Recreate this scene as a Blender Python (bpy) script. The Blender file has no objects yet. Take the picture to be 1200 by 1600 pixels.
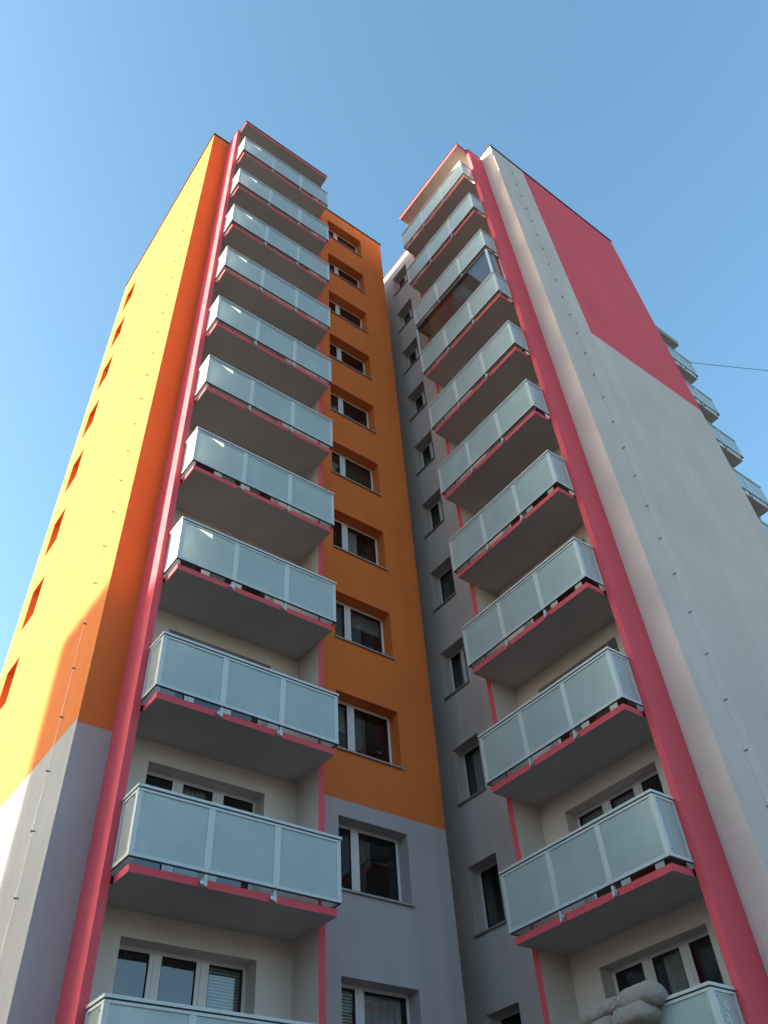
import bpy, bmesh, math, random
from mathutils import Vector, Matrix, noise

random.seed(7)
scene = bpy.context.scene
COL = scene.collection
STOREY = 2.8
LEVELS = 11            # storeys with balconies inside the frame
GROUND = -1.6
ROOF = 33.58           # top of the parapet

# ------------------------------------------------------------------ materials
def new_mat(name):
    m = bpy.data.materials.new(name)
    m.use_nodes = True
    nt = m.node_tree
    nt.nodes.clear()
    out = nt.nodes.new('ShaderNodeOutputMaterial')
    return m, nt, out

def N(nt, kind, **kw):
    n = nt.nodes.new(kind)
    for k, v in kw.items():
        if k in n.inputs:
            n.inputs[k].default_value = v
        else:
            setattr(n, k, v)
    return n

def plaster(name, col, var=0.07, streak=0.06, bump=0.35, rough=0.93):
    """painted render: mottled tone, faint rain streaks and a fine grain"""
    m, nt, out = new_mat(name)
    L = nt.links.new
    b = N(nt, 'ShaderNodeBsdfPrincipled')
    b.inputs['Roughness'].default_value = rough
    b.inputs['Specular IOR Level'].default_value = 0.15
    geo = N(nt, 'ShaderNodeNewGeometry')
    n1 = N(nt, 'ShaderNodeTexNoise', Scale=0.45, Detail=5.0, Roughness=0.6)
    L(geo.outputs['Position'], n1.inputs['Vector'])
    mp = N(nt, 'ShaderNodeMapping')
    mp.inputs['Scale'].default_value = (3.2, 3.2, 0.10)
    L(geo.outputs['Position'], mp.inputs['Vector'])
    n2 = N(nt, 'ShaderNodeTexNoise', Scale=1.0, Detail=4.0, Roughness=0.55)
    L(mp.outputs['Vector'], n2.inputs['Vector'])
    n3 = N(nt, 'ShaderNodeTexNoise', Scale=28.0, Detail=3.0, Roughness=0.7)
    L(geo.outputs['Position'], n3.inputs['Vector'])
    def mr(src, lo, hi):
        r = N(nt, 'ShaderNodeMapRange')
        r.inputs['From Min'].default_value = 0.25
        r.inputs['From Max'].default_value = 0.75
        r.inputs['To Min'].default_value = lo
        r.inputs['To Max'].default_value = hi
        L(src, r.inputs['Value'])
        return r.outputs['Result']
    a = mr(n1.outputs['Fac'], 1 - var, 1 + var)
    s = mr(n2.outputs['Fac'], 1 - streak, 1 + streak * 0.5)
    g = mr(n3.outputs['Fac'], 0.94, 1.06)
    m1 = N(nt, 'ShaderNodeMath', operation='MULTIPLY'); L(a, m1.inputs[0]); L(s, m1.inputs[1])
    m2 = N(nt, 'ShaderNodeMath', operation='MULTIPLY'); L(m1.outputs[0], m2.inputs[0]); L(g, m2.inputs[1])
    vm = N(nt, 'ShaderNodeVectorMath', operation='SCALE')
    vm.inputs[0].default_value = col
    L(m2.outputs[0], vm.inputs['Scale'])
    L(vm.outputs['Vector'], b.inputs['Base Color'])
    bp = N(nt, 'ShaderNodeBump', Strength=bump, Distance=0.012)
    n4 = N(nt, 'ShaderNodeTexNoise', Scale=70.0, Detail=4.0, Roughness=0.7)
    L(geo.outputs['Position'], n4.inputs['Vector'])
    L(n4.outputs['Fac'], bp.inputs['Height'])
    L(bp.outputs['Normal'], b.inputs['Normal'])
    L(b.outputs[0], out.inputs['Surface'])
    return m

def simple(name, col, rough=0.5, metal=0.0, spec=0.4, var=0.08, scale=6.0):
    m, nt, out = new_mat(name)
    L = nt.links.new
    b = N(nt, 'ShaderNodeBsdfPrincipled')
    b.inputs['Roughness'].default_value = rough
    b.inputs['Metallic'].default_value = metal
    b.inputs['Specular IOR Level'].default_value = spec
    tc = N(nt, 'ShaderNodeNewGeometry')
    n1 = N(nt, 'ShaderNodeTexNoise', Scale=scale, Detail=4.0)
    L(tc.outputs['Position'], n1.inputs['Vector'])
    r = N(nt, 'ShaderNodeMapRange')
    r.inputs['From Min'].default_value = 0.25
    r.inputs['From Max'].default_value = 0.75
    r.inputs['To Min'].default_value = 1 - var
    r.inputs['To Max'].default_value = 1 + var
    L(n1.outputs['Fac'], r.inputs['Value'])
    vm = N(nt, 'ShaderNodeVectorMath', operation='SCALE')
    vm.inputs[0].default_value = col
    L(r.outputs['Result'], vm.inputs['Scale'])
    L(vm.outputs['Vector'], b.inputs['Base Color'])
    L(b.outputs[0], out.inputs['Surface'])
    return m

def reflectance(nt, f0, gain=1.0):
    """Schlick reflectance, the same from both sides of a sheet"""
    L = nt.links.new
    geo = N(nt, 'ShaderNodeNewGeometry')
    dp = N(nt, 'ShaderNodeVectorMath', operation='DOT_PRODUCT')
    L(geo.outputs['Normal'], dp.inputs[0]); L(geo.outputs['Incoming'], dp.inputs[1])
    ab = N(nt, 'ShaderNodeMath', operation='ABSOLUTE'); L(dp.outputs['Value'], ab.inputs[0])
    om = N(nt, 'ShaderNodeMath', operation='SUBTRACT'); om.inputs[0].default_value = 1.0; L(ab.outputs[0], om.inputs[1]); om.use_clamp = True
    pw = N(nt, 'ShaderNodeMath', operation='POWER'); L(om.outputs[0], pw.inputs[0]); pw.inputs[1].default_value = 5.0
    ma = N(nt, 'ShaderNodeMath', operation='MULTIPLY_ADD'); L(pw.outputs[0], ma.inputs[0])
    ma.inputs[1].default_value = (1 - f0) * gain; ma.inputs[2].default_value = f0 * gain; ma.use_clamp = True
    return ma.outputs[0]

def frosted(name, col, trans):
    """satin glass sheet: scatters light back and lets a good part of it through"""
    m, nt, out = new_mat(name)
    L = nt.links.new
    geo = N(nt, 'ShaderNodeNewGeometry')
    oi = N(nt, 'ShaderNodeObjectInfo')
    n1 = N(nt, 'ShaderNodeTexNoise', Scale=1.7, Detail=3.0)
    L(geo.outputs['Position'], n1.inputs['Vector'])
    r = N(nt, 'ShaderNodeMapRange')
    r.inputs['From Min'].default_value = 0.3
    r.inputs['From Max'].default_value = 0.7
    r.inputs['To Min'].default_value = 0.93
    r.inputs['To Max'].default_value = 1.05
    L(n1.outputs['Fac'], r.inputs['Value'])
    vm = N(nt, 'ShaderNodeVectorMath', operation='SCALE')
    vm.inputs[0].default_value = col
    L(r.outputs['Result'], vm.inputs['Scale'])
    d = N(nt, 'ShaderNodeBsdfDiffuse'); L(vm.outputs['Vector'], d.inputs['Color'])
    t = N(nt, 'ShaderNodeBsdfTranslucent'); L(vm.outputs['Vector'], t.inputs['Color'])
    mx = N(nt, 'ShaderNodeMixShader'); mx.inputs[0].default_value = trans
    L(d.outputs[0], mx.inputs[1]); L(t.outputs[0], mx.inputs[2])
    gl = N(nt, 'ShaderNodeBsdfGlossy'); gl.inputs['Roughness'].default_value = 0.22
    mx2 = N(nt, 'ShaderNodeMixShader')
    L(reflectance(nt, 0.04), mx2.inputs[0]); L(mx.outputs[0], mx2.inputs[1]); L(gl.outputs[0], mx2.inputs[2])
    L(mx2.outputs[0], out.inputs['Surface'])
    return m

def clear_glass(name, tint=(0.82, 0.88, 0.88, 1), ior=1.55, gain=2.4):
    m, nt, out = new_mat(name)
    L = nt.links.new
    t = N(nt, 'ShaderNodeBsdfTransparent'); t.inputs['Color'].default_value = tint
    g = N(nt, 'ShaderNodeBsdfGlossy'); g.inputs['Roughness'].default_value = 0.01
    geo = N(nt, 'ShaderNodeNewGeometry')
    n1 = N(nt, 'ShaderNodeTexNoise', Scale=1.3, Detail=1.0)
    L(geo.outputs['Position'], n1.inputs['Vector'])
    bp = N(nt, 'ShaderNodeBump', Strength=0.05, Distance=0.03)
    L(n1.outputs['Fac'], bp.inputs['Height']); L(bp.outputs['Normal'], g.inputs['Normal'])
    mx = N(nt, 'ShaderNodeMixShader')
    L(reflectance(nt, ((ior - 1) / (ior + 1)) ** 2, gain), mx.inputs[0]); L(t.outputs[0], mx.inputs[1]); L(g.outputs[0], mx.inputs[2])
    L(mx.outputs[0], out.inputs['Surface'])
    return m

def fabric(name, col):
    m, nt, out = new_mat(name)
    L = nt.links.new
    b = N(nt, 'ShaderNodeBsdfPrincipled')
    b.inputs['Roughness'].default_value = 0.95
    b.inputs['Specular IOR Level'].default_value = 0.1
    b.inputs['Sheen Weight'].default_value = 0.2
    geo = N(nt, 'ShaderNodeNewGeometry')
    n1 = N(nt, 'ShaderNodeTexNoise', Scale=9.0, Detail=6.0, Roughness=0.65)
    L(geo.outputs['Position'], n1.inputs['Vector'])
    r = N(nt, 'ShaderNodeMapRange')
    r.inputs['To Min'].default_value = 0.75
    r.inputs['To Max'].default_value = 1.2
    L(n1.outputs['Fac'], r.inputs['Value'])
    vm = N(nt, 'ShaderNodeVectorMath', operation='SCALE')
    vm.inputs[0].default_value = col
    L(r.outputs['Result'], vm.inputs['Scale'])
    L(vm.outputs['Vector'], b.inputs['Base Color'])
    bp = N(nt, 'ShaderNodeBump', Strength=0.6, Distance=0.02)
    n2 = N(nt, 'ShaderNodeTexNoise', Scale=22.0, Detail=6.0)
    L(geo.outputs['Position'], n2.inputs['Vector'])
    L(n2.outputs['Fac'], bp.inputs['Height']); L(bp.outputs['Normal'], b.inputs['Normal'])
    L(b.outputs[0], out.inputs['Surface'])
    return m

M = {}
M['orange'] = plaster('orange_render', (0.73, 0.19, 0.047), var=0.05, streak=0.05)
M['grey'] = plaster('grey_render', (0.455, 0.42, 0.425), var=0.09, streak=0.08)
M['warm'] = plaster('warm_grey_render', (0.64, 0.535, 0.485), var=0.09, streak=0.08)
M['room'] = plaster('room_paint', (0.38, 0.36, 0.33), var=0.03, streak=0.0, bump=0.05)
M['pink'] = plaster('pink_render', (0.76, 0.112, 0.138), var=0.05, streak=0.05)
M['cream'] = plaster('loggia_render', (0.65, 0.575, 0.51), var=0.06, streak=0.06)
M['soffit'] = plaster('soffit_paint', (0.50, 0.48, 0.45), var=0.16, streak=0.0, bump=0.2)
M['roofing'] = simple('roofing_felt', (0.07, 0.07, 0.075), rough=0.9)
M['flashing'] = simple('dark_flashing', (0.10, 0.085, 0.085), rough=0.45, metal=0.5)
M['alu'] = simple('pale_coated_aluminium', (0.58, 0.60, 0.595), rough=0.42, spec=0.5, var=0.04)
M['bronze'] = simple('bronze_track', (0.10, 0.09, 0.065), rough=0.45, metal=0.3)
M['clip'] = simple('weathered_clip', (0.13, 0.13, 0.14), rough=0.6)
M['steel'] = simple('galvanised_steel', (0.42, 0.43, 0.44), rough=0.4, metal=0.8)
M['dark'] = simple('dark_gasket', (0.03, 0.03, 0.033), rough=0.6)
M['pvc'] = simple('white_window_profile', (0.68, 0.67, 0.655), rough=0.35, spec=0.5, var=0.03)
M['frost'] = frosted('frosted_glass', (0.58, 0.70, 0.695), 0.42)
M['frost_end'] = frosted('frosted_end_glass', (0.70, 0.78, 0.78), 0.62)
M['glass'] = clear_glass('window_glass')
M['glazing'] = clear_glass('clear_glazing', (0.9, 0.93, 0.93, 1), 1.5, 1.0)
M['blind'] = simple('slatted_blind', (0.46, 0.47, 0.46), rough=0.7, var=0.05)
M['curtain'] = simple('net_curtain', (0.34, 0.34, 0.33), rough=0.9, var=0.12, scale=12)
M['drape'] = simple('dark_drape', (0.10, 0.075, 0.06), rough=0.9, var=0.2, scale=12)
M['sill'] = simple('sill_sheet', (0.34, 0.33, 0.32), rough=0.45, metal=0.2)
M['duvet'] = fabric('grey_quilted_cloth', (0.36, 0.30, 0.26))
M['piping'] = simple('white_piping', (0.75, 0.74, 0.72), rough=0.7)
M['sticker'] = simple('white_sticker', (0.85, 0.87, 0.88), rough=0.4)
M['cable'] = simple('black_cable', (0.03, 0.03, 0.03), rough=0.6)
M['ground'] = simple('ground_paving', (0.085, 0.08, 0.07), rough=0.95, var=0.25, scale=0.3)

# ------------------------------------------------------------------ mesh helper
ORIG = {}            # world origin of each placed object

class MB:
    """collects boxes and quads in facade coordinates (u along, v outward, z up)"""
    def __init__(self, fmap=None):
        self.v, self.f, self.m = [], [], []
        self.fmap = fmap or (lambda u, v, z: (u, v, z))
    def quad(self, pts, mi=0):
        i = len(self.v)
        self.v += [self.fmap(*p) for p in pts]
        self.f.append(tuple(range(i, i + len(pts)))); self.m.append(mi)
    def box(self, u0, u1, v0, v1, z0, z1, mi=0, bottom=None, skip=()):
        i = len(self.v)
        for z in (z0, z1):
            for (u, v) in ((u0, v0), (u1, v0), (u1, v1), (u0, v1)):
                self.v.append(self.fmap(u, v, z))
        fs = {'b': (0, 3, 2, 1), 't': (4, 5, 6, 7), 'k': (0, 1, 5, 4), 'r': (1, 2, 6, 5), 'f': (2, 3, 7, 6), 'l': (3, 0, 4, 7)}
        for k, q in fs.items():
            if k in skip: continue
            self.f.append(tuple(i + j for j in q))
            self.m.append(bottom if (k == 'b' and bottom is not None) else mi)
    def tube(self, pts, r, n=6, mi=0):
        P = [Vector(self.fmap(*p)) for p in pts]
        rings = []
        for a, p in enumerate(P):
            d = (P[min(a + 1, len(P) - 1)] - P[max(a - 1, 0)]).normalized()
            up = Vector((0, 0, 1)) if abs(d.z) < 0.9 else Vector((1, 0, 0))
            s = d.cross(up).normalized(); t = s.cross(d)
            i = len(self.v)
            for k in range(n):
                an = 2 * math.pi * k / n
                self.v.append(tuple(p + r * (math.cos(an) * s + math.sin(an) * t)))
            rings.append(i)
        for a in range(len(P) - 1):
            for k in range(n):
                self.f.append((rings[a] + k, rings[a] + (k + 1) % n, rings[a + 1] + (k + 1) % n, rings[a + 1] + k)); self.m.append(mi)
        self.f.append(tuple(rings[0] + k for k in range(n))); self.m.append(mi)
        self.f.append(tuple(rings[-1] + k for k in reversed(range(n)))); self.m.append(mi)
    def build(self, name, mats, parent=None, origin=None, recalc=True, smooth=False):
        if not isinstance(mats, (list, tuple)): mats = [mats]
        if origin is None:
            xs = [p[0] for p in self.v]; ys = [p[1] for p in self.v]; zs = [p[2] for p in self.v]
            origin = ((min(xs) + max(xs)) / 2, (min(ys) + max(ys)) / 2, min(zs))
        O = Vector(origin)
        me = bpy.data.meshes.new(name)
        me.from_pydata([tuple(Vector(p) - O) for p in self.v], [], self.f)
        for m in mats: me.materials.append(m)
        me.polygons.foreach_set('material_index', self.m)
        bm = bmesh.new(); bm.from_mesh(me)
        if recalc: bmesh.ops.recalc_face_normals(bm, faces=bm.faces)
        bm.to_mesh(me); bm.free()
        if smooth: me.polygons.foreach_set('use_smooth', [True] * len(me.polygons))
        me.update()
        o = bpy.data.objects.new(name, me)
        COL.objects.link(o)
        place(o, O, parent)
        return o

def place(o, O, parent):
    O = Vector(O)
    ORIG[o] = O
    if parent is not None:
        o.parent = parent
        o.location = O - ORIG[parent]
    else:
        o.location = O

def thing(name, label, cat, loc):
    o = bpy.data.objects.new(name, None)
    o.empty_display_size = 0.5
    COL.objects.link(o)
    place(o, loc, None)
    o['label'] = label; o['category'] = cat
    return o

def copy_tree(o, parent, dz=0.0):
    c = o.copy(); COL.objects.link(c); c.parent = parent
    c.location.z += dz
    ORIG[c] = ORIG[o] + Vector((0, 0, dz))
    for ch in list(o.children):
        copy_tree(ch, c)
    return c

# facade maps: u runs along the balcony from its broad fin, v points outward
def map_left(u, v, z): return (4.27 + u, 12.5 - v, z)
def map_right(u, v, z): return (12.5 - v, 7.33 + u, z)
def map_rear(u, v, z): return (25.78 - u, 9.5 - v, z)

# ------------------------------------------------------------------ walls
def wall(mb, u0, u1, z0, z1, holes, depth, colour, extra_u=(), extra_z=(), reveal=None):
    us = sorted({round(x, 4) for x in [u0, u1, *extra_u] + [h[0] for h in holes] + [h[1] for h in holes] if u0 <= x <= u1})
    zs = sorted({round(x, 4) for x in [z0, z1, *extra_z] + [h[2] for h in holes] + [h[3] for h in holes] if z0 <= x <= z1})
    for a, b in zip(us, us[1:]):
        for c, d in zip(zs, zs[1:]):
            um, zm = (a + b) / 2, (c + d) / 2
            if any(h[0] < um < h[1] and h[2] < zm < h[3] for h in holes): continue
            mb.quad([(a, 0, c), (b, 0, c), (b, 0, d), (a, 0, d)], colour(um, zm))
    for h in holes:
        a, b, c, d = h[:4]
        ci = (reveal or colour)((a + b) / 2, (c + d) / 2)
        mb.quad([(a, 0, c), (a, 0, d), (a, -depth, d), (a, -depth, c)], ci)
        mb.quad([(b, 0, c), (b, -depth, c), (b, -depth, d), (b, 0, d)], ci)
        mb.quad([(a, 0, d), (b, 0, d), (b, -depth, d), (a, -depth, d)], ci)
        mb.quad([(a, 0, c), (a, -depth, c), (b, -depth, c), (b, 0, c)], ci)

REVEAL = 0.365

def window(parent, fmap, u0, u1, z0, z1, mulls, sill=True, fw=0.06, name='window', REVEAL=REVEAL):
    """white frame > pane per light, sill, blind or curtain; mulls = mullion centres, (centre, width)"""
    D = -REVEAL
    f = MB(fmap)
    fr = 0.055
    f.box(u0, u0 + fw, D, D + fr, z0, z1); f.box(u1 - fw, u1, D, D + fr, z0, z1)
    f.box(u0 + fw, u1 - fw, D, D + fr, z1 - fw, z1); f.box(u0 + fw, u1 - fw, D, D + fr, z0, z0 + fw)
    edges = [u0 + fw]
    for (c, w) in mulls:
        f.box(c - w / 2, c + w / 2, D, D + fr, z0 + fw, z1 - fw)
        # overlap strip where the two sashes meet
        f.box(c - w * 0.16, c + w * 0.16, D + fr, D + fr + 0.012, z0 + fw, z1 - fw)
        edges += [c - w / 2, c + w / 2]
    edges.append(u1 - fw)
    lights = list(zip(edges[0::2], edges[1::2]))
    for i, (a, b) in enumerate(lights):      # thin dark gasket round each pane
        g = 0.010
        for q in ((a, a + g, z0 + fw, z1 - fw), (b - g, b, z0 + fw, z1 - fw), (a + g, b - g, z1 - fw - g, z1 - fw), (a + g, b - g, z0 + fw, z0 + fw + g)):
            f.box(q[0], q[1], D + 0.004, D + fr - 0.006, q[2], q[3], 1)
    w = f.build(name, [M['pvc'], M['dark']], parent)
    for i, (a, b) in enumerate(lights):
        p = MB(fmap)
        p.quad([(a + 0.005, D + 0.025, z0 + fw), (b - 0.005, D + 0.025, z0 + fw), (b - 0.005, D + 0.025, z1 - fw), (a + 0.005, D + 0.025, z1 - fw)])
        p.build('pane', M['glass'], w)
    if sill:
        s = MB(fmap)
        s.box(u0 - 0.02, u1 + 0.02, D + fr, 0.045, z0 - 0.012, z0 + 0.012)
        s.box(u0 - 0.02, u1 + 0.02, 0.035, 0.047, z0 - 0.028, z0 - 0.012)
        s.build('window_sill', M['sill'], w)
    return w, lights

def cover(parent_win, fmap, a, b, z0, z1, kind, drop):
    """a blind or curtain hanging just behind one light"""
    D = -REVEAL - 0.05
    m = MB(fmap)
    if kind == 'blind':
        zb = z1 - (z1 - z0) * drop
        n = max(3, int((z1 - zb) / 0.045))
        for i in range(n):
            z = z1 - (i + 0.5) * (z1 - zb) / n
            h = (z1 - zb) / n
            m.quad([(a, D + 0.012, z - h * 0.42), (b, D + 0.012, z - h * 0.42), (b, D - 0.012, z + h * 0.42), (a, D - 0.012, z + h * 0.42)])
        m.build('blind', M['blind'], parent_win, recalc=False)
    else:
        n = 26
        pts = []
        wd = (b - a) * drop
        s = a if kind != 'drape_r' else b - wd
        for i in range(n + 1):
            u = s + wd * i / n
            pts.append((u, D - 0.03 + 0.022 * math.sin(i * 1.35 + a * 7)))
        for i in range(n):
            m.quad([(pts[i][0], pts[i][1], z0), (pts[i + 1][0], pts[i + 1][1], z0), (pts[i + 1][0], pts[i + 1][1], z1), (pts[i][0], pts[i][1], z1)])
        m.build('curtain', M['curtain'] if kind == 'curtain' else M['drape'], parent_win, recalc=False)

# ------------------------------------------------------------------ balcony
RT = 3.50                      # rail top of the lowest balcony in the frame

def balcony(parent, fmap, rear=False):
    """slab with a pink edge > frosted railing; built at the lowest level, copied upward"""
    T = RT
    sl = MB(fmap)
    sl.box(0.005, 3.515, -0.02, 0.7525, T - 1.252, T - 1.137, 0, bottom=1, skip=('f',))
    sl.box(0.055, 3.53, 0.7525, 1.25, T - 1.252, T - 1.137, 0, bottom=1)
    root = sl.build('balcony', [M['cream'] if rear else M['pink'], M['soffit']], parent)
    U0, U1, V = 0.0, 3.56, 1.31
    VE = 0.77                    # the end rails stop against the fin
    hr = MB(fmap)                # handrail, mitred round three sides
    hr.box(U0 - 0.03, U1 + 0.03, V - 0.035, V + 0.035, T - 0.042, T)
    hr.box(U0 - 0.03, U0 + 0.035, VE, V - 0.036, T - 0.042, T)
    hr.box(U1 - 0.035, U1 + 0.03, VE, V - 0.036, T - 0.042, T)
    hr.build('handrail', M['alu'], root)
    fr = MB(fmap)                # top and bottom frame of the panels
    for (za, zb) in ((T - 0.098, T - 0.062), (T - 1.063, T - 1.018)):
        fr.box(U0 - 0.015, U1 + 0.015, V - 0.022, V + 0.018, za, zb)
        fr.box(U0 - 0.015, U0 + 0.02, VE, V - 0.0225, za, zb)
        fr.box(U1 - 0.02, U1 + 0.015, VE, V - 0.0225, za, zb)
    fr.build('panel_frame', M['alu'], root)
    gk = MB(fmap)                # dark joint under the handrail and under the bottom frame
    gk.box(U0, U1, V - 0.012, V + 0.008, T - 0.062, T - 0.042)
    gk.box(U0 - 0.004, U0 + 0.008, VE, V - 0.013, T - 0.062, T - 0.042)
    gk.box(U0, U1, V - 0.018, V + 0.012, T - 1.078, T - 1.063)
    gk.box(U0 - 0.008, U0 + 0.012, VE, V - 0.019, T - 1.078, T - 1.063)
    gk.box(U1 - 0.012, U1 + 0.008, VE, V - 0.019, T - 1.078, T - 1.063)
    gk.build('joint_strip', M['dark'], root)
    zt, zb = T - 0.098, T - 1.018
    cuts = [U0 + 0.055, 1.145, 1.255, 2.315, 2.425, U1 - 0.045]
    for a, b in zip(cuts[0::2], cuts[1::2]):
        g = MB(fmap); g.quad([(a - 0.01, V, zb), (b + 0.01, V, zb), (b + 0.01, V, zt), (a - 0.01, V, zt)])
        g.build('glass_panel', M['frost'], root)
    for (u, s) in ((U0, 1), (U1, -1)):
        g = MB(fmap); g.quad([(u, VE + 0.03, zb), (u, V - 0.06, zb), (u, V - 0.06, zt), (u, VE + 0.03, zt)])
        g.build('end_panel', M['frost_end'], root)
    for c in (1.2, 2.37):
        p = MB(fmap)
        p.box(c - 0.055, c + 0.055, V - 0.004, V + 0.014, zb, zt)
        p.box(c - 0.025, c + 0.025, V - 0.06, V - 0.02, T - 1.15, T - 0.062)
        p.build('post', M['alu'], root)
        k = MB(fmap)                       # clamp fixing the post to the slab edge
        k.box(c - 0.018, c + 0.018, 1.275, 1.305, T - 1.245, T - 1.0785)
        k.box(c - 0.075, c - 0.019, 1.2505, 1.30, T - 1.225, T - 1.185, 1)
        k.box(c - 0.05, c + 0.05, 1.2505, 1.2745, T - 1.24, T - 1.15)
        k.build('clamp', [M['alu'], M['steel']], root)
    for (u, s) in ((U0, 1), (U1, -1)):
        p = MB(fmap)                       # corner profile and wall profile of each end
        p.box(min(u - s * 0.012, u + s * 0.065), max(u - s * 0.012, u + s * 0.065), V - 0.003, V + 0.013, zb, zt)
        p.box(u - 0.0125 if s > 0 else u - 0.02, u + 0.02 if s > 0 else u + 0.0125, V - 0.07, V - 0.0045, zb, zt)
        p.box(u - 0.012, u + 0.012, VE + 0.001, VE + 0.055, zb, zt)
        for zz in (zt - 0.07, zb + 0.07):  # screw heads
            p.box(u - s * 0.0127 - 0.004, u - s * 0.0127 + 0.004, V - 0.085, V - 0.068, zz - 0.009, zz + 0.009, 1)
        p.build('corner_post', [M['alu'], M['dark']], root)
    return root

def fins(parent, fmap, z0=GROUND, z1=33.24, paint='pink'):
    for (a, b) in ((-0.125, 0.01), (3.51, 3.645)):
        f = MB(fmap); f.box(a, b, -0.02, 0.752, z0, z1)
        f.m[5 if a > 0 else 3] = 2          # the face towards the balcony is pale
        f.box(a - 0.015, b + 0.015, -0.01, 0.77, z1, z1 + 0.03, 1)
        f.build('fin_wall', [M[paint], M['flashing'], M['cream']], parent)

def balcony_roof(parent, fmap, edge='pink'):
    r = MB(fmap)
    r.box(0.012, 3.508, -0.02, 0.752, 33.08, 33.22, 0, bottom=1)
    r.box(-0.03, 3.60, 0.7525, 1.24, 33.08, 33.22, 0, bottom=1)
    r.box(-0.045, 3.615, 0.72, 1.255, 33.272, 33.29, 2)
    r.box(-0.02, 3.59, 0.78, 1.23, 33.221, 33.271, 2)
    r.build('balcony_roof', [M[edge], M['soffit'], M['flashing']], parent)

def zlev(k, z): return z + STOREY * k
HEAD, SILL, FLOOR = 4.68, 3.30, 2.40

def loggia_windows(parent, fmap, u0=0.585, u1=2.85, ks=range(LEVELS), pat=0):
    """three lights behind each balcony, the middle one a door"""
    for k in ks:
        z0, z1 = zlev(k, FLOOR + 0.03), zlev(k, HEAD)
        mulls = [(u0 + 0.715, 0.20), (u0 + 1.50, 0.215)]
        w, lights = window(parent, fmap, u0, u1, z0, z1, mulls, sill=False, name='balcony_window')
        rnd = random.Random(100 * pat + k)
        for i, (a, b) in enumerate(lights):
            kind = rnd.choice(['none', 'curtain', 'blind', 'drape', 'none'])
            if k == 0 and pat == 1: kind = ['drape', 'none', 'blind'][i]
            if kind == 'blind': cover(w, fmap, a, b, z0 + 0.06, z1 - 0.06, 'blind', rnd.uniform(0.2, 0.6))
            elif kind != 'none': cover(w, fmap, a, b, z0 + 0.06, z1 - 0.06, kind, rnd.uniform(0.35, 0.9))

def loggia_holes(u0=0.585, u1=2.85, ks=range(LEVELS)):
    return [(u0, u1, zlev(k, FLOOR + 0.03), zlev(k, HEAD)) for k in ks]

def flashing(parent, x0, x1, y0, y1, sides, mats=None):
    """dark sheet capping on the parapet, flush lengths butted at the corners"""
    f = MB()
    o, w, h = 0.04, 0.30, 0.035
    z0, z1 = ROOF + 0.002, ROOF + h
    f.box(x0 - o, x1 + o, y0 - o, y0 + w, z0, z1)
    f.box(x0 - o, x1 + o, y1 - w, y1 + o, z0, z1)
    f.box(x0 - o, x0 + w, y0 + w, y1 - w, z0, z1)
    f.box(x1 - w, x1 + o, y0 + w, y1 - w, z0, z1)
    for (a, b, c, d) in ((x0 - o, x1 + o, y0 - o, y0 - o + 0.012), (x0 - o, x0 - o + 0.012, y0 - o + 0.0125, y1 + o)):
        f.box(a, b, c, d, z0 - 0.022, z0)
    f.build('parapet_cap', M['flashing'], parent)

def conductor(parent, fmap, u, zs, z0, z1, name='lightning_conductor'):
    """thin wire held off the wall by short clips"""
    c = MB(fmap)
    pts = []
    z = z0
    i = 0
    while z < z1:
        pts.append((u + 0.012 * math.sin(i * 1.7), 0.05, z)); z += 0.5; i += 1
    pts.append((u, 0.05, z1))
    c.tube(pts, 0.0036, 5)
    w = c.build(name, M['steel'], parent)
    for z in zs:
        k = MB(fmap)
        k.box(u - 0.008, u + 0.008, 0.001, 0.075, z - 0.008, z + 0.008)
        k.box(u - 0.025, u + 0.025, 0.042, 0.058, z - 0.018, z - 0.0085)
        k.build('clip', M['clip'], w)

# ------------------------------------------------------------------ left tower
left = thing('apartment_tower', 'tall orange apartment tower with pink fins and frosted glass balconies, its left side sunlit yellow', 'apartment building', (7.5, 16.4, GROUND))
BREAK = 7.81
AW = [(4.46, 6.11, zlev(k, SILL), zlev(k, HEAD)) for k in range(LEVELS)]
mats_wall = [M['grey'], M['orange'], M['cream'], M['pink'], M['roofing']]
mats_warm = [M['warm'], M['orange'], M['cream'], M['pink'], M['roofing']]

def inside(parent, x0, x1, y0, y1, cuts_x=(), cuts_y=()):
    """floors and partitions behind the windows"""
    m = MB()
    e = 0.06
    for k in range(-1, LEVELS + 1):
        z = zlev(k, FLOOR - 0.12)
        m.box(x0 + e, x1 - e, y0 + e, y1 - e, z - 0.04, z + 0.04)
    za, zb = zlev(-1, FLOOR), zlev(LEVELS, FLOOR) - 0.2
    for x in cuts_x: m.box(x - 0.04, x + 0.04, y0 + e, y1 - e, za, zb)
    for y in cuts_y: m.box(x0 + e, x1 - e, y - 0.04, y + 0.04, za, zb)
    m.build('room_partition', M['room'], parent)

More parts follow.
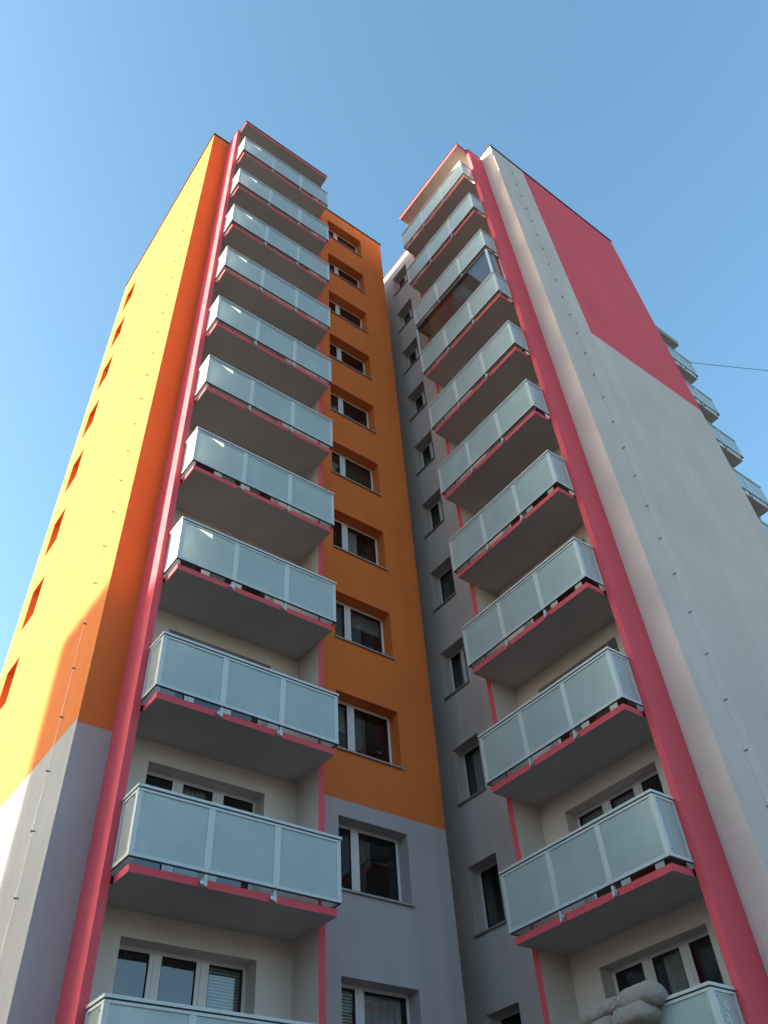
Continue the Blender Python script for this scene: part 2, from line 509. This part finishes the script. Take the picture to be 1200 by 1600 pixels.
mb = MB(map_left)
def col_a(u, z):
    if -0.05 < u < 3.55: return 2
    return 1 if z > BREAK else 0
wall(mb, -0.74, 7.15, GROUND, ROOF, AW + loggia_holes(), REVEAL + 0.06, col_a, extra_u=(0.0, 3.52), extra_z=(BREAK,))
DEPTH_L = 20.3 - 12.5
mb.fmap = lambda u, v, z: (3.53 - v, 12.5 + u, z)
DW = []
DZ = [12.94 + 2.665 * n for n in range(-3, 8)]
for h in DZ: DW.append((6.12, 7.02, h - 1.36, h))
wall(mb, 0, DEPTH_L, GROUND, ROOF, DW, 0.42, lambda u, z: 1 if z > BREAK + 0.08 else 0, extra_z=(BREAK + 0.08,))
mb.fmap = lambda u, v, z: (11.42 + v, 12.5 + u, z)
wall(mb, 0, DEPTH_L, GROUND, ROOF, [], 0, lambda u, z: 0)
mb.fmap = lambda u, v, z: (u, 20.3 + v, z)
wall(mb, 3.53, 11.42, GROUND, ROOF, [], 0, lambda u, z: 1 if z > BREAK else 0, extra_z=(BREAK,))
mb.fmap = lambda u, v, z: (u, v, z)
mb.quad([(3.53, 12.5, ROOF), (11.42, 12.5, ROOF), (11.42, 20.3, ROOF), (3.53, 20.3, ROOF)], 4)
mb.build('wall', mats_wall, left, recalc=False)
inside(left, 3.97, 11.40, 12.95, 20.28, (7.95,), (16.3, 18.2, 20.0))
flashing(left, 3.53, 11.42, 12.5, 20.3, None)
fins(left, map_left)
balcony_roof(left, map_left)
b0 = balcony(left, map_left)
for k in range(1, LEVELS): copy_tree(b0, left, STOREY * k)
loggia_windows(left, map_left, pat=1)
rnd = random.Random(5)
left_cov = {0: ('curtain', .95), 1: ('drape', .25), 2: ('drape', .3), 3: ('blind', .35), 4: ('curtain', .4), 5: ('blind', .9), 6: ('blind', .9), 7: ('drape', .2), 8: ('blind', .8), 9: ('none', 0), 10: ('blind', .8)}
for k, (a, b, c, d) in enumerate(AW):
    w, li = window(left, map_left, a, b, c, d, [(5.05, 0.185)])
    kd, dr = left_cov[k]
    if kd != 'none': cover(w, map_left, *li[1], c + 0.06, d - 0.06, kd, dr)
    if k % 3 != 1: cover(w, map_left, *li[0], c + 0.06, d - 0.06, 'blind', 0.9 if k % 2 else 0.5)
map_d = lambda u, v, z: (3.53 - v, 12.5 + u, z)
for (a, b, c, d) in DW:
    window(left, map_d, a, b, c, d, [], sill=False)
conductor(left, map_d, 0.87, [3.2 + 1.03 * i for i in range(30)], GROUND, ROOF)

# ------------------------------------------------------------------ right tower
right = thing('apartment_tower', 'tall grey apartment tower with a red panel on its end wall', 'apartment building', (16, 13.4, GROUND))
BW = [(4.90, 5.80, zlev(k, SILL), zlev(k, HEAD)) for k in range(LEVELS)]
mb = MB(map_right)
def col_b(u, z):
    return 2 if -0.05 < u < 3.55 else 0
wall(mb, -0.68, 12.87, GROUND, ROOF, BW + loggia_holes(0.60, 2.87), REVEAL + 0.06, col_b, extra_u=(0.0, 3.52))
mb.fmap = lambda u, v, z: (12.5 + u, 6.65 - v, z)
wall(mb, 0, 7.0, GROUND, ROOF, [], 0, lambda u, z: 3 if (u > 1.75 and z > 21.6) else 0, extra_u=(1.75,), extra_z=(21.6,))
mb.fmap = lambda u, v, z: (19.5 + v, 6.65 + u, z)
wall(mb, 0, 13.55, GROUND, ROOF, [], 0, lambda u, z: 0)
mb.fmap = lambda u, v, z: (12.5 + u, 20.2 + v, z)
wall(mb, 0, 7.0, GROUND, ROOF, [], 0, lambda u, z: 0)
mb.fmap = lambda u, v, z: (u, v, z)
mb.quad([(12.5, 6.65, ROOF), (19.5, 6.65, ROOF), (19.5, 20.2, ROOF), (12.5, 20.2, ROOF)], 4)
mb.quad([(11.422, 15.0, GROUND), (12.498, 15.0, GROUND), (12.498, 15.0, 32.9), (11.422, 15.0, 32.9)], 0)  # unseen sheet added to keep light out of the gap
mb.build('wall', mats_warm, right, recalc=False)
inside(right, 12.95, 19.48, 6.67, 20.18, (16.4,), (11.1, 13.5))
flashing(right, 12.5, 19.5, 6.65, 20.2, None)
fins(right, map_right)
balcony_roof(right, map_right)
b1 = balcony(right, map_right)
balc_r = [b1] + [copy_tree(b1, right, STOREY * k) for k in range(1, LEVELS)]
loggia_windows(right, map_right, 0.60, 2.87, pat=2)
for k, (a, b, c, d) in enumerate(BW):
    w, li = window(right, map_right, a, b, c, d, [(5.31, 0.13)] if k >= 3 and k != 4 else [])
    kd, dr = [('drape', .3), ('curtain', .5), ('curtain', .8), ('curtain', .5), ('blind', .95), ('none', 0), ('blind', .5), ('none', 0), ('none', 0), ('none', 0), ('none', 0)][k]
    if kd != 'none': cover(w, map_right, *li[-1], c + 0.06, d - 0.06, kd, dr)
map_c = lambda u, v, z: (12.5 + u, 6.65 - v, z)
conductor(right, map_c, 0.82, [3.17 + 1.03 * i for i in range(29)], GROUND, ROOF)

# the glazed balcony, fourth from the top
gb = balc_r[7]
gb['label'] = 'balcony closed in with clear glass up to the slab above'
gz0, gz1 = RT + 0.002 + STOREY * 7, RT - 1.255 + STOREY * 8
tr = MB(map_right)
tr.box(0.0, 3.56, 1.185, 1.325, gz1 - 0.09, gz1 - 0.002)
tr.box(0.0, 0.06, 0.755, 1.184, gz1 - 0.09, gz1 - 0.002)
tr.box(3.50, 3.56, 0.755, 1.184, gz1 - 0.09, gz1 - 0.002)
tr.build('glazing_track', M['bronze'], gb)
ge = MB(map_right)
ge.box(-0.012, 0.06, 1.29, 1.332, gz0, gz1 - 0.091)
ge.box(3.52, 3.565, 1.29, 1.33, gz0 + 0.036, gz1 - 0.091)
ge.box(-0.01, 0.03, 0.757, 0.79, gz0, gz1 - 0.091)
ge.box(0.061, 3.519, 1.29, 1.325, gz0, gz0 + 0.035)
ge.build('glazing_post', M['alu'], gb)
cu = [0.065, 0.76, 1.45, 2.14, 2.83, 3.515]
for i in range(5):
    p = MB(map_right)
    p.box(cu[i] + 0.004, cu[i + 1] - 0.004, 1.303, 1.309, gz0 + 0.036, gz1 - 0.092)
    p.build('clear_panel', M['glazing'], gb)
for u in (0.012, 3.54):
    p = MB(map_right)
    p.box(u - 0.003, u + 0.003, 0.80, 1.288, gz0, gz1 - 0.092)
    p.build('clear_panel', M['glazing'], gb)

# white swirl sticker on the near end panel of the lowest balcony
st = MB(map_right)
def curl(cu_, cz, r0, r1, a0, a1, w):
    n = 18
    for i in range(n):
        t0, t1 = i / n, (i + 1) / n
        q = []
        for t, s in ((t0, 1), (t0, -1), (t1, -1), (t1, 1)):
            a = a0 + (a1 - a0) * t; r = r0 + (r1 - r0) * t
            ww = w * (0.35 + 0.65 * math.sin(math.pi * min(max(t, 0.05), 0.95)))
            q.append((-0.0065, cu_ + (r + s * ww) * math.cos(a), cz + (r + s * ww) * math.sin(a)))
        st.quad(q)
Tz = RT - 0.6
curl(1.08, Tz - 0.10, 0.03, 0.11, 0, 5.2, 0.012); curl(1.02, Tz + 0.08, 0.02, 0.09, 2, 7.5, 0.011)
curl(1.12, Tz + 0.22, 0.02, 0.07, 1, 6.0, 0.010); curl(1.04, Tz + 0.34, 0.015, 0.06, 3, 8.5, 0.010); curl(1.13, Tz - 0.28, 0.02, 0.08, 0.5, 6, 0.011)
st.build('flower_sticker', M['sticker'], b1)

# ------------------------------------------------------------------ rear wing
rear = thing('apartment_tower', 'apartment wing mostly hidden behind the grey tower, only the corners of its balconies showing', 'apartment building', (22.5, 15, GROUND))
mb = MB(map_rear)
wall(mb, -0.68, 6.27, GROUND, ROOF, loggia_holes(), REVEAL + 0.06, lambda u, z: 2 if -0.05 < u < 3.55 else 0, extra_u=(0.0, 3.52))
mb.fmap = lambda u, v, z: (26.46 + v, 9.5 + u, z)
wall(mb, 0, 10.5, GROUND, ROOF, [], 0, lambda u, z: 0)
mb.fmap = lambda u, v, z: (19.51 + u, 20.0 + v, z)
wall(mb, 0, 6.95, GROUND, ROOF, [], 0, lambda u, z: 0)
mb.fmap = lambda u, v, z: (u, v, z)
mb.quad([(19.51, 9.5, ROOF), (26.46, 9.5, ROOF), (26.46, 20, ROOF), (19.51, 20, ROOF)], 4)
mb.build('wall', mats_warm, rear, recalc=False)
flashing(rear, 19.56, 26.46, 9.5, 20.0, None)
fins(rear, map_rear, paint='cream')
balcony_roof(rear, map_rear, 'cream')
b2 = balcony(rear, map_rear, rear=True)
for k in range(1, LEVELS): copy_tree(b2, rear, STOREY * k)
loggia_windows(rear, map_rear, pat=3)

# ------------------------------------------------------------------ cable
c = MB()
P0, P1 = Vector((25.82, 8.16, 31.52)), Vector((47.6, 0.25, 37.5))
pts = []
for i in range(25):
    t = i / 24
    p = P0.lerp(P1, t); p.z -= 4 * 0.25 * t * (1 - t)
    pts.append(tuple(p))
c.tube(pts, 0.014, 6)
o = c.build('overhead_cable', M['cable'], None)
o['label'] = 'thin dark cable running from the rear balcony corner off to the right'
o['category'] = 'cable'

# ------------------------------------------------------------------ quilt on the lowest right balcony
def quilt_ring(y, n, cx=11.07, cz0=3.545, scale=1.0, tie=0.42):
    """cross-section of the folded quilt lying over the rail: two soft rolls, tucked where they are tied"""
    t0, t1, seam = 8.02, 9.60, 8.70
    ends = min(1.0, max(0.0, (y - t0) / 0.10)) ** 0.5 * min(1.0, max(0.0, (t1 - y) / 0.22)) ** 0.5
    pinch = 1.0 - tie * math.exp(-((y - seam) / 0.055) ** 2)
    big = 1.0 if y < seam else 0.86
    r = 0.20 * ends * pinch * big * scale
    cz = cz0 - 0.10 * max(0.0, y - 8.9)
    ring = []
    for i in range(n):
        a = 2 * math.pi * i / n
        ca, sa = math.cos(a), math.sin(a)
        rx = 1.30 * math.copysign(abs(ca) ** 0.8, ca); rz = 0.86 * math.copysign(abs(sa) ** 0.85, sa)
        if sa < 0: rz *= 0.75
        p = Vector((rx, y * 3.0, rz))
        crease = abs(noise.noise(Vector((rx * 1.6, y * 7.0 + rz, rz * 1.6))))
        fine = noise.noise(Vector((rx * 5, y * 21.0, rz * 5)))
        radial = 0.5 + 0.5 * math.cos((y - seam) * 60 + 2.2 * noise.noise(Vector((rx * 2, y * 4, rz * 2))) * 3)
        near = math.exp(-abs(y - seam) / 0.12)
        k = 1.0 + 0.06 * (crease - 0.25) + 0.015 * fine + 0.16 * near * (radial - 0.5) + 0.035 * math.sin(a * 3 + 2.5 * noise.noise(Vector((y * 3, 0, cz0))) + y * 4)
        ring.append((cx + r * rx * k, y + 0.02 * noise.noise(p), cz + r * rz * k))
    return ring

q = MB()
n = 56; rows = 150
ys = [8.021 + (9.598 - 8.021) * j / rows for j in range(rows + 1)]
for (cx, cz0, sc, tie) in ((11.07, 3.545, 1.0, 0.42), (10.99, 3.335, 0.92, 0.34)):   # upper roll on the rail, lower fold hanging outside it
    i0 = len(q.v)
    shift = 0.0 if cz0 > 3.5 else 0.13           # the lower fold is set back a little
    for y in ys: q.v += [(a, b + shift, c) for (a, b, c) in quilt_ring(y, n, cx, cz0, sc, tie)]
    for j in range(rows):
        for i in range(n):
            a = i0 + j * n + i; b = i0 + j * n + (i + 1) % n
            q.f.append((a, b, b + n, a + n)); q.m.append(0)
    q.f.append(tuple(i0 + i for i in range(n))); q.m.append(0)
    q.f.append(tuple(i0 + rows * n + i for i in reversed(range(n)))); q.m.append(0)
qo = q.build('quilt', M['duvet'], None, recalc=True, smooth=True)
qo['label'] = 'rolled grey quilt hung over the railing of the lowest right balcony'
qo['category'] = 'quilt'
pp = MB()
ring = [(11.07 + (p[0] - 11.07) * 1.12, p[1] - 0.02, 3.545 + (p[2] - 3.545) * 1.12) for p in quilt_ring(8.665, 40)]
pp.tube(ring[-3:] + ring[:26], 0.009, 8)
pp.build('piping', M['piping'], qo, smooth=True)

# ------------------------------------------------------------------ blocks outside the frame: one inferred from its shadow, two added to darken facades
SUN_T = 0.72                                   # sun slope across the plan
EL = math.radians(17.0)
M['brick'] = plaster('dark_brick_render', (0.13, 0.095, 0.08), var=0.12)

def block(label, loc, x0, x1, y0, y1, z1, wall_mat, face, cols, rows):
    """a plain block; its windows are on the side towards the towers"""
    b = thing('apartment_block', label, 'apartment building', loc)
    m = MB()
    if face == 'east':
        fm = lambda u, v, z: (x1 + v, y1 - u, z); W = y1 - y0
        rest = (((x1, y1), (x0, y1)), ((x0, y1), (x0, y0)), ((x0, y0), (x1, y0)))
    else:
        fm = lambda u, v, z: (x0 + u, y1 + v, z); W = x1 - x0
        rest = (((x1, y1), (x1, y0)), ((x0, y1), (x0, y0)), ((x0, y0), (x1, y0)))
    m.fmap = fm
    st = W / cols
    nh = [(st * i + st * 0.22, st * i + st * 0.78, 0.4 + 2.8 * k, 1.8 + 2.8 * k) for i in range(cols) for k in range(rows)]
    wall(m, 0, W, GROUND, z1, nh, 0.25, lambda u, z: 0)
    m.fmap = lambda u, v, z: (u, v, z)
    for pa, pb in rest: m.quad([(*pa, GROUND), (*pb, GROUND), (*pb, z1), (*pa, z1)], 0)
    m.quad([(x0, y0, z1), (x1, y0, z1), (x1, y1, z1), (x0, y1, z1)], 1)
    m.build('wall', [wall_mat, M['roofing']], b, recalc=False)
    h0 = nh[0]
    w0, _ = window(b, fm, *h0, [((h0[0] + h0[1]) / 2, 0.14)])
    for h in nh[1:]:
        c = copy_tree(w0, b, h[2] - h0[2])
        if face == 'east': c.location.y -= h[0] - h0[0]
        else: c.location.x += h[0] - h0[0]

NX = -39.0
NY = 14.8 + (3.53 - NX) * SUN_T
NZ = 10.9 + (3.53 - NX) * math.hypot(1, SUN_T) * math.tan(EL)
block('pale apartment block across the way, outside the picture to the left', (-46, NY - 14, GROUND), NX - 13, NX, NY - 29, NY, NZ, M['cream'], 'east', 9, 8)
block('low brick block added unseen behind the camera to darken the lower facades', (6, -48, GROUND), -30, 46, -58, -46, 13.0, M['brick'], 'north', 18, 4)  # added out of view to cut light from the low sky
block('low brick block added unseen to the left to dim the foot of the grey tower', (-46, -20, GROUND), -52, -40, -44, 8, 13.5, M['brick'], 'east', 12, 4)  # second added block, holds horizon light off the lower facade

# ------------------------------------------------------------------ ground
g = MB()
n = 24
for i in range(n):
    for j in range(n):
        x0, x1 = -600 + 1200 * i / n, -600 + 1200 * (i + 1) / n
        y0, y1 = -600 + 1200 * j / n, -600 + 1200 * (j + 1) / n
        g.quad([(x0, y0, GROUND), (x1, y0, GROUND), (x1, y1, GROUND), (x0, y1, GROUND)])
go = g.build('ground', M['ground'], None, origin=(0, 0, GROUND), recalc=False)
go['kind'] = 'structure'

# ------------------------------------------------------------------ light
hx, hy = -1.0 / math.hypot(1, SUN_T), SUN_T / math.hypot(1, SUN_T)
S = Vector((hx * math.cos(EL), hy * math.cos(EL), math.sin(EL)))   # towards the sun
sd = bpy.data.lights.new('sun', 'SUN'); sd.energy = 5.0; sd.angle = math.radians(0.53); sd.color = (1.0, 0.86, 0.66)
so = bpy.data.objects.new('sun', sd); COL.objects.link(so)
so.location = (-40, 30, 60)
so.rotation_euler = S.to_track_quat('Z', 'Y').to_euler()

w = bpy.data.worlds.new('World'); scene.world = w; w.use_nodes = True
nt = w.node_tree; nt.nodes.clear()
wo = nt.nodes.new('ShaderNodeOutputWorld'); bg = nt.nodes.new('ShaderNodeBackground')
sky = nt.nodes.new('ShaderNodeTexSky'); sky.sky_type = 'NISHITA'; sky.sun_disc = False
sky.sun_elevation = EL
sky.sun_rotation = math.atan2(S.x, S.y)        # measured from +Y towards +X
sky.altitude = 200; sky.air_density = 1.0; sky.dust_density = 2.6; sky.ozone_density = 2.4
bg.inputs['Strength'].default_value = 0.12
tcw = nt.nodes.new('ShaderNodeTexCoord'); sep = nt.nodes.new('ShaderNodeSeparateXYZ')
nt.links.new(tcw.outputs['Generated'], sep.inputs[0])
ramp = nt.nodes.new('ShaderNodeValToRGB')      # warm haze low down, clear cyan-blue higher up
ramp.color_ramp.elements[0].position = 0.02; ramp.color_ramp.elements[0].color = (1.0, 0.90, 0.74, 1)
ramp.color_ramp.elements[1].position = 0.50; ramp.color_ramp.elements[1].color = (0.805, 1.0, 0.91, 1)
nt.links.new(sep.outputs['Z'], ramp.inputs['Fac'])
mul = nt.nodes.new('ShaderNodeVectorMath'); mul.operation = 'MULTIPLY'
nt.links.new(sky.outputs[0], mul.inputs[0]); nt.links.new(ramp.outputs['Color'], mul.inputs[1])
nt.links.new(mul.outputs[0], bg.inputs['Color']); nt.links.new(bg.outputs[0], wo.inputs['Surface'])

# ------------------------------------------------------------------ camera
cd = bpy.data.cameras.new('camera'); cam = bpy.data.objects.new('camera', cd); COL.objects.link(cam)
cd.sensor_fit = 'VERTICAL'; cd.sensor_height = 24.0; cd.sensor_width = 18.0
cd.lens = 24.0 * 1315.96 / 1600.0
cd.clip_end = 3000
Rv = Vector((0.80142516, -0.59544998, -0.05618748)); Uv = Vector((-0.39610521, -0.59880729, 0.69608224)); Fv = Vector((0.44812763, 0.53560167, 0.71576007))
cam.rotation_euler = Matrix((Rv, Uv, -Fv)).transposed().to_euler()
cam.location = (0, 0, 0)
scene.camera = cam

scene.view_settings.view_transform = 'Standard'
scene.view_settings.look = 'None'
scene.view_settings.exposure = 2.1
scene.view_settings.gamma = 1.0
scene.cycles.max_bounces = 10
scene.cycles.diffuse_bounces = 5
scene.cycles.transparent_max_bounces = 16
